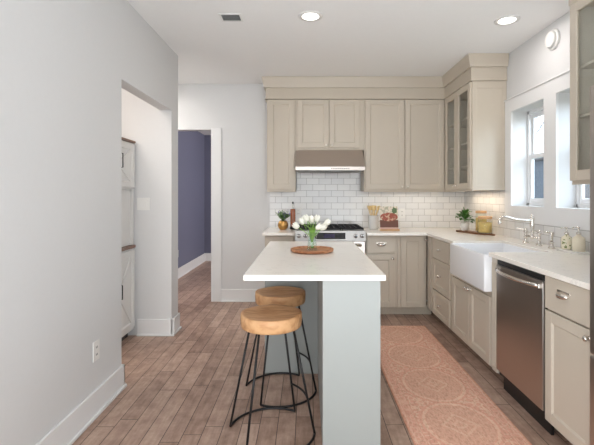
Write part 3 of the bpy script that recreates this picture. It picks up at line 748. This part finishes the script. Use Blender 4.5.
def leaf_bm(pts, wd, bm=None, fold=.3, M=None):
    bm = bm or bmesh.new(); p = smooth_path(pts, 4); n = len(p); g = []
    for i, c_ in enumerate(p):
        d = (p[min(i+1, n-1)]-p[max(i-1, 0)]).normalized(); s_ = d.cross(Vector((0, 0, 1)))
        s_ = s_.normalized() if s_.length > .05 else Vector((1, 0, 0)); nn = s_.cross(d)
        ww = wd*math.sin(PI*min(1, (i/(n-1))*.93+.07))**.8
        vs = [c_-s_*ww+nn*ww*fold, c_, c_+s_*ww+nn*ww*fold]
        if M: vs = [M @ v for v in vs]
        g.append([bm.verts.new(v) for v in vs])
    for i in range(n-1):
        for j in range(2): f = bm.faces.new([g[i][j], g[i][j+1], g[i+1][j+1], g[i+1][j]]); f.smooth = True
    return bm
for pts, wd in [([(0, 0, .05), (-.01, -.02, .13), (-.03, -.03, .17), (-.085, -.035, .185)], .013), ([(0, 0, .05), (.005, -.015, .13), (.012, -.02, .18), (.018, -.02, .225)], .014),
                ([(0, 0, .05), (-.008, -.02, .12), (-.014, -.028, .17), (-.03, -.02, .21)], .015), ([(0, 0, .05), (.01, .01, .13), (.05, .02, .18), (.09, .02, .16)], .012), ([(0, .0, .05), (.01, -.025, .12), (.016, -.04, .15), (.03, -.06, .165)], .013), ([(0, .0, .05), (-.01, .01, .13), (-.05, .02, .18), (-.07, .02, .22)], .012)]:
    obj('leaf', leaf_bm(pts, wd), 'leaf', r)

# ------------------------------------------------------------------ bar stools
def stool():
    r = thing('bar_stool', '', 'stool', (0, 0, 0))
    bm = bmesh.new(); seg, nr = 48, 9; RX, RY = .167, .166; zt, th = .676, .076
    def topz(x, y): return zt-.016*max(0, 1-(x/RX)**2)*(1-.8*abs(y/RY)**2)
    t = bmesh.new(); c0 = t.verts.new((0, 0, topz(0, 0))); rings = []
    for i in range(1, nr+1):
        q = i/nr; rings.append([t.verts.new((RX*q*math.cos(2*PI*k/seg), RY*q*math.sin(2*PI*k/seg), topz(RX*q*math.cos(2*PI*k/seg), RY*q*math.sin(2*PI*k/seg)))) for k in range(seg)])
    rings.append([t.verts.new((RX*1.022*math.cos(2*PI*k/seg), RY*1.022*math.sin(2*PI*k/seg), topz(RX*math.cos(2*PI*k/seg), RY*math.sin(2*PI*k/seg))-.006)) for k in range(seg)])
    for q, z in ((1.03, zt-.03), (1.015, zt-th+.007), (.99, zt-th), (0.5, zt-th)): rings.append([t.verts.new((RX*q*math.cos(2*PI*k/seg), RY*q*math.sin(2*PI*k/seg), z)) for k in range(seg)])
    for k in range(seg): t.faces.new([c0, rings[0][k], rings[0][(k+1) % seg]])
    for a, b_ in zip(rings, rings[1:]):
        for k in range(seg): t.faces.new([a[k], b_[k], b_[(k+1) % seg], a[(k+1) % seg]])
    t.faces.new(rings[-1]); bmesh.ops.recalc_face_normals(t, faces=t.faces[:])
    for f in t.faces: f.smooth = True
    merge(bm, t); obj('seat', bm, 'seat_wood', r)
    feet = {k: Vector((.244*math.cos(math.radians(a)), .244*math.sin(math.radians(a)), .008)) for k, a in (('A', 169), ('B', 59), ('C', -7), ('D', 243))}
    tops = {k: Vector((v.x*.50, v.y*.50, zt-th)) for k, v in feet.items()}
    for k in 'ABCD': obj('leg', one(tube, [tops[k], feet[k]], .0065, 8), 'black_metal', r)
    for a0, a1 in ((59, 169), (243, 353)):
        obj('floor_rail', one(tube, [(.244*math.cos(math.radians(a0+(a1-a0)*i/16)), .244*math.sin(math.radians(a0+(a1-a0)*i/16)), .008) for i in range(17)], .0068, 8), 'black_metal', r)
    pts = []
    for i in range(9):
        q = i/8; p = feet['B'].lerp(tops['B'], .31)*(1-q)+feet['C'].lerp(tops['C'], .31)*q; d = Vector((p.x, p.y, 0)).normalized(); p = p+d*.022*math.sin(PI*q); pts.append(p)
    obj('foot_rung', one(tube, pts, .006, 8), 'black_metal', r)
    bm = bmesh.new(); 
    tube(bm, [tops['A'], tops['B']], .006, 6); tube(bm, [tops['C'], tops['D']], .006, 6); obj('seat_bracket', bm, 'black_metal', r)
    return r
s1 = stool(); s1.location = (-.197, 2.30, 0); s1['label'] = 'nearer wooden bar stool with black wire legs, in front of the other'; s1['group'] = 'bar stools at the island'
s2 = dup(s1, (-.178, 2.80, 0)); s2['label'] = 'farther wooden bar stool tucked under the island top, partly hidden behind another stool'

# ------------------------------------------------------------------ rug
bm = bmesh.new(); box(bm, -.3125, .3125, -1.2265, 1.2265, 0, .007, .003, 2)
rg = obj('runner_rug', bm, 'rug_weave', loc=(.8845, 2.9265, .0005)); tag(rg, 'faded coral runner rug with cream medallions beside the island', 'rug')

# ------------------------------------------------------------------ countertop things
cz = CT1+.0006
# left counter: brass pot plant, amber bottle
r = thing('potted_herb', 'lavender sprigs in a round brass pot left of the range', 'plant', (-.275, 4.80, cz))
bm = bmesh.new(); lathe(bm, [(0, 0), (.035, 0), (.053, .02), (.062, .048), (.058, .078), (.044, .098), (.040, .104), (.037, .102), (.037, .085), (0, .085)], 28); obj('pot', bm, 'brass', r)
obj('soil', one(lathe, [(0, .0855), (.0365, .0855), (.0365, .092), (0, .096)], 16), 'soil', r)
fo = bmesh.new(); fl = bmesh.new(); rnd = random.Random(5)
for k in range(40):
    a = rnd.uniform(0, 2*PI); sp2 = rnd.uniform(.02, .085); hh = rnd.uniform(.17, .235)-sp2*.45
    tip = Vector((sp2*math.cos(a), sp2*math.sin(a)*.8, hh)); tube(fo, [(0, 0, .09), tip*.5+Vector((0, 0, .06)), tip], .0015, 4)
    for j in range(5):
        q = .45+.13*j; p = Vector((0, 0, .09)).lerp(tip, q); aa = rnd.uniform(0, 2*PI)
        leaf_bm([p, p+Vector((.012*math.cos(aa), .012*math.sin(aa), .008)), p+Vector((.028*math.cos(aa), .028*math.sin(aa), .012))], .008, fo)
    if k % 5 == 0: lathe(fl, [(0, 0), (.006, .006), (.005, .02), (0, .03)], 8, T(*tip))
obj('foliage', fo, 'leaf_grey', r); obj('blossom', fl, 'lavender', r)
r = thing('oil_bottle', 'tall copper brown bottle with dark stopper beside the brass pot', 'bottle', (-.160, 4.82, cz))
obj('body', one(lathe, [(0, 0), (.030, 0), (.031, .01), (.031, .225), (.028, .238), (.012, .244), (0, .244)], 20), 'amber', r)
obj('neck', one(lathe, [(.0075, .2445), (.007, .26), (.007, .30)], 16), 'jar_glass', r)
obj('base_band', one(lathe, [(.0312, .002), (.033, .002), (.033, .034), (.0312, .034)], 20), 'black_plastic', r)
obj('stopper', one(lathe, [(0, .3005), (.009, .3005), (.011, .315), (.008, .325), (0, .327)], 12), 'black_plastic', r)

# crock with wooden spoons
r = thing('utensil_crock', 'white ceramic crock of pale wooden utensils right of the range', 'crock', (.79, 4.86, cz))
obj('crock', one(lathe, [(0, 0), (.056, 0), (.060, .004), (.060, .158), (.062, .162), (.058, .165), (.055, .160), (.055, .01), (0, .01)], 28), 'ceramic', r)
for k, (dx, dy_, kind_) in enumerate([(-.05, 0, 0), (-.025, .03, 1), (0, -.01, 0), (.022, .02, 1), (.042, -.02, 0), (.06, .01, 1), (.0, .03, 0)]):
    bm = bmesh.new(); p0 = Vector((-dx*.3, -dy_*.3, .012)); p1 = Vector((dx, dy_, .225)); tube(bm, [p0, p1], .0055, 7)
    d = (p1-p0).normalized(); M = T(*p1) @ d.to_track_quat('Z', 'Y').to_matrix().to_4x4()
    if kind_ == 0: lathe(bm, [(0, -.01), (.012, 0), (.022, .022), (.020, .042), (.010, .056), (0, .058)], 14, M @ Matrix.Diagonal((1, .35, 1, 1)))
    else: box(bm, -.02, .02, -.004, .004, 0, .055, .004, 2, M)
    obj('wooden_utensil', bm, 'spoon_wood', r)
# cookbook on stand
r = thing('cookbook', 'food picture cookbook on a stand beside the utensil crock', 'cookbook', (.945, 4.70, cz))
tl = Matrix.Rotation(-.20, 4, 'X')
bm = bmesh.new(); box(bm, -.105, .105, .0, .004, 0.0, .272, .001, 1); o = obj('cover', bm, 'cookbook_cover', r); o.rotation_euler = (-.2, 0, 0); o.location = (0, -.03, .006)
bm = bmesh.new(); box(bm, -.102, .102, .0045, .020, .003, .268); o = obj('pages', bm, 'ceramic', r); o.rotation_euler = (-.2, 0, 0); o.location = (0, -.03, .006)
bm = bmesh.new(); box(bm, -.11, .11, -.055, -.015, 0, .0045, .001, 1); box(bm, -.11, .11, -.058, -.052, 0, .018, .001, 1); box(bm, -.09, .09, .0215, .028, 0, .22, .001, 1, T(0, -.03, .012) @ tl); box(bm, -.02, .02, .06, .08, 0, .004); tube(bm, [(0, .07, .004), (0, .028, .16)], .005, 6); tube(bm, [(0, -.02, .003), (0, .07, .003)], .003, 6)
obj('stand', bm, 'lid_wood', r)

# corner group on a board
bz = cz+.016
ang = math.atan2(4.02-4.56, 1.885-1.71)
r = thing('serving_board', 'dark wooden paddle board lying under jars and plant in the corner', 'board', (1.785, 4.33, cz), ang)
bm = bmesh.new(); pts = []
for k in range(9): a = PI/2+PI*k/8; pts.append((-.20+.06*math.cos(a)*1.2, .075*math.sin(a)))
pts += [(.15, -.075), (.185, -.05), (.20, -.018), (.265, -.016), (.275, 0), (.265, .016), (.20, .018), (.185, .05), (.15, .075)]
prism(bm, pts, 0, .015, .002); obj('board', bm, 'board_wood', r)
r = thing('potted_plant', 'leafy green plant in a small white pot on the board', 'plant', (1.735, 4.49, bz))
obj('pot', one(lathe, [(0, 0), (.034, 0), (.040, .01), (.046, .085), (.043, .087), (.040, .07), (0, .07)], 24), 'ceramic', r)
obj('soil', one(lathe, [(0, .0705), (.0395, .0705), (.0395, .078), (0, .080)], 16), 'soil', r)
fo = bmesh.new(); rnd = random.Random(11)
for k in range(60):
    a = 2*PI*k/60*7.3; e_ = rnd.uniform(-.1, 1.4); L = rnd.uniform(.07, .115); hz = .10+rnd.uniform(0, .07)
    d = Vector((math.cos(a)*math.cos(e_), math.sin(a)*math.cos(e_), math.sin(e_))); p = Vector((0, 0, hz)); tube(fo, [(0, 0, .07), p, p+d*L*.5], .0018, 4)
    leaf_bm([p+d*L*.4, p+d*L*.75, p+d*L+Vector((0, 0, -.012))], .024, fo)
obj('foliage', fo, 'leaf_dark', r)
def jar(label, x, y, rad, h):
    r = thing('glass_jar', label, 'jar', (x, y, bz), group='pasta jars on the board')
    g = obj('jar_glass', one(lathe, [(0, 0), (rad*.94, 0), (rad, .006), (rad, h*.86), (rad*.9, h*.95), (rad*.86, h)], 28), 'jar_glass', r)
    obj('contents', one(lathe, [(0, .009), (rad*.95, .009), (rad*.95, h*.74), (rad*.6, h*.78), (0, h*.76)], 24), 'pasta', r)
    obj('lid', one(lathe, [(0, h+.001), (rad*.98, h+.001), (rad*1.0, h+.004), (rad*1.0, h+.022), (rad*.96, h+.026), (0, h+.026)], 28), 'lid_wood', r)
jar('wider front glass jar with wooden lid and golden contents', 1.822, 4.185, .068, .145)
jar('taller rear glass jar with wooden lid beside the potted plant', 1.850, 4.345, .056, .195)

# soap set
r = thing('soap_tray', 'white oblong tray holding two soap bottles below the window', 'tray', (1.895, 2.915, cz))
bm = bmesh.new(); prism(bm, [(-.045, -.12), (.045, -.12), (.06, -.10), (.06, .10), (.045, .12), (-.045, .12), (-.06, .10), (-.06, -.10)], 0, .012, .003); obj('dish', bm, 'ceramic', r)
def soap(label, x, y, mat, rad, h, pump=True):
    r = thing('soap_bottle', label, 'bottle', (x, y, cz+.0125), group='soap bottles by the window')
    bt = obj('bottle', one(lathe, [(0, 0), (rad*.95, 0), (rad, .005), (rad, h*.72), (rad*.85, h*.84), (rad*.42, h*.93), (rad*.40, h), (0, h)], 22), mat, r)
    bm = bmesh.new(); lathe(bm, [(0, h+.0005), (.015, h+.0005), (.015, h+.014), (.006, h+.018), (.0045, h+.045), (.009, h+.046), (.009, h+.054), (0, h+.055)], 14); tube(bm, [(0, 0, h+.050), (-.035, 0, h+.050), (-.042, 0, h+.042)], .004, 7); obj('pump', bm, 'nickel', r)
soap('cream soap bottle with printed leaves, the left one on the tray', 1.888, 2.975, 'botanical_bottle', .036, .105)
soap('plain cream soap bottle, the right one on the tray', 1.900, 2.862, 'cream_ceramic', .040, .115)

# ------------------------------------------------------------------ fixtures on walls and ceiling
def outlet(name, label, cat, M, kind_='outlet', w_=.072, h=.118):
    r = thing(name, label, cat); r.matrix_world = M
    obj('plate', B((-w_/2, w_/2, -.006, -.0005, -h/2, h/2, .002, 2)), 'white_plastic', r)
    bm = bmesh.new()
    if kind_ == 'outlet':
        for z in (-.022, .022): box(bm, -.008, -.005, -.0075, -.0061, z-.006, z+.006); box(bm, .005, .008, -.0075, -.0061, z-.006, z+.006)
        obj('socket', bm, 'slot_dark', r)
    else:
        for x in ((-.023, .023) if w_ > .1 else (0,)): box(bm, x-.012, x+.012, -.010, -.0061, -.028, .028, .002, 1)
        obj('rocker', bm, 'white_plastic', r)
RX_ = Matrix.Rotation(-PI/2, 4, 'Z'); LX_ = Matrix.Rotation(PI/2, 4, 'Z')   # L: faces +X
outlet('wall_outlet', 'white outlet low on the left wall above the baseboard', 'outlet', T(XL, 2.49, .385) @ LX_)
outlet('light_switch', 'white double light switch plate on pantry wall', 'switch', T(-1.545, 3.887, 1.245), 'switch', .118, .118)
outlet('wall_outlet', 'small white outlet low on the blue wall', 'outlet', T(-2.06, 6.54, .39) @ LX_)
outlet('wall_outlet', 'white outlet on backsplash tiles left of the range', 'outlet', T(-.10, YB-.010, 1.12))
outlet('wall_outlet', 'white outlet on backsplash tiles right of the cookbook', 'outlet', T(1.19, YB-.010, 1.10))
r = thing('smoke_alarm', 'round white alarm mounted high on the window wall', 'alarm'); r.matrix_world = T(XR, 3.275, 2.572) @ RX_
M = Matrix.Rotation(PI/2, 4, 'X')
obj('base_ring', one(lathe, [(0, .0005), (.078, .0005), (.080, .006), (.080, .016), (.0745, .022), (0, .022)], 36, M), 'white_plastic', r)
obj('cover', one(lathe, [(0, .0225), (.064, .0225), (.064, .038), (.056, .046), (0, .048)], 36, M), 'white_plastic', r)
for (x, y, lb) in ((.031, 3.172, 'round recessed ceiling light left, above the island'), (1.587, 3.245, 'round recessed ceiling light right, near the window wall'), (.031, 1.0, 'round recessed ceiling light behind the camera, centre'), (1.2, 1.0, 'round recessed ceiling light behind the camera, right')):
    if y < 2: continue
    r = thing('recessed_light', lb, 'ceiling light', (x, y, ZC), group='recessed ceiling lights')
    obj('trim_ring', one(lathe, [(.066, -.001), (.095, -.0005), (.094, -.005), (.070, -.008), (.066, -.006)], 36), 'white_plastic', r)
    obj('lens', one(lathe, [(0, -.0045), (.0655, -.0045), (.0655, -.001), (0, -.001)], 32), 'lamp_lens', r)
    a = area('can_light', (x, y, ZC-.012), (0, 0, 0), .12, .12, 4.0, (1.0, .94, .90), 'DISK')
r = thing('ceiling_vent', 'small rectangular ceiling air vent with grey slats', 'vent', (-.587, 3.195, ZC))
bm = bmesh.new()
for q in ((-.085, .085, -.07, -.055), (-.085, .085, .055, .07), (-.085, -.07, -.055, .055), (.07, .085, -.055, .055)): box(bm, *q, -.006, -.0005, .001, 1)
obj('frame', bm, 'white_plastic', r)
obj('duct', B((-.07, .07, -.055, .055, -.002, -.0005)), 'duct_dark', r)
bm = bmesh.new()
for k in range(8): box(bm, -.07, .07, -.006, .006, -.0008, .0008, 0, 1, T(0, -.047+k*.0134, -.004) @ Matrix.Rotation(.5, 4, 'X'))
obj('slats', bm, 'vent_metal', r)

# ------------------------------------------------------------------ pantry hutch (faces +X)
r = thing('farmhouse_hutch', 'white farmhouse hutch with brown tops seen through left opening', 'hutch', (-1.63, 3.22, 0), PI/2)   # local x -> +Y, local y -> -X
W = .645; HP = 'hutch_paint'; DD = .56
obj('lower_cabinet', B((0, W, 0, DD, .07, .835, .002, 1)), HP, r)
obj('toe_kick', B((.01, W-.01, .05, DD-.02, 0, .07)), 'black_plastic', r)
def xdoor(z0, z1, hx):
    o = obj('door', shaker_bm(.012, W-.012, z0, z1, .05, y=-.018, t=.018), HP, r)
    bm = bmesh.new(); a, c_ = .062, W-.062; zz0, zz1 = z0+.05, z1-.05
    ln = math.hypot(c_-a, zz1-zz0); th = math.atan2(zz1-zz0, c_-a)
    for s_ in (1, -1): box(bm, -ln/2, ln/2, -.004, .004, -.018, .018, 0, 1, T((a+c_)/2, -.012-.0005*s_, (zz0+zz1)/2) @ Matrix.Rotation(-s_*th, 4, 'Y'))
    obj('cross_brace', bm, HP, o)
    bm = bmesh.new(); zc = (z0+z1)/2+.03; tube(bm, [(hx, -.018, zc-.065), (hx, -.045, zc-.06), (hx, -.045, zc+.06), (hx, -.018, zc+.065)], .005, 8); obj('handle', bm, 'black_metal', o)
xdoor(.10, .82, .31)
obj('brown_counter', B((-.01, W, -.02, DD, .836, .86, .002, 1)), 'brown_top', r)
obj('side_panel', B((0, .02, 0, DD, .861, 1.379), (W-.02, W, 0, DD, .861, 1.379)), HP, r)
obj('back_panel', B((.02, W-.02, .03, .05, .861, 1.379)), HP, r)
obj('upper_cabinet', B((0, W, 0, DD, 1.38, 1.815, .002, 1)), HP, r); xdoor(1.40, 1.80, .32)
obj('upper_top', B((-.01, W, -.02, DD, 1.816, 1.836, .002, 1)), 'brown_top', r)
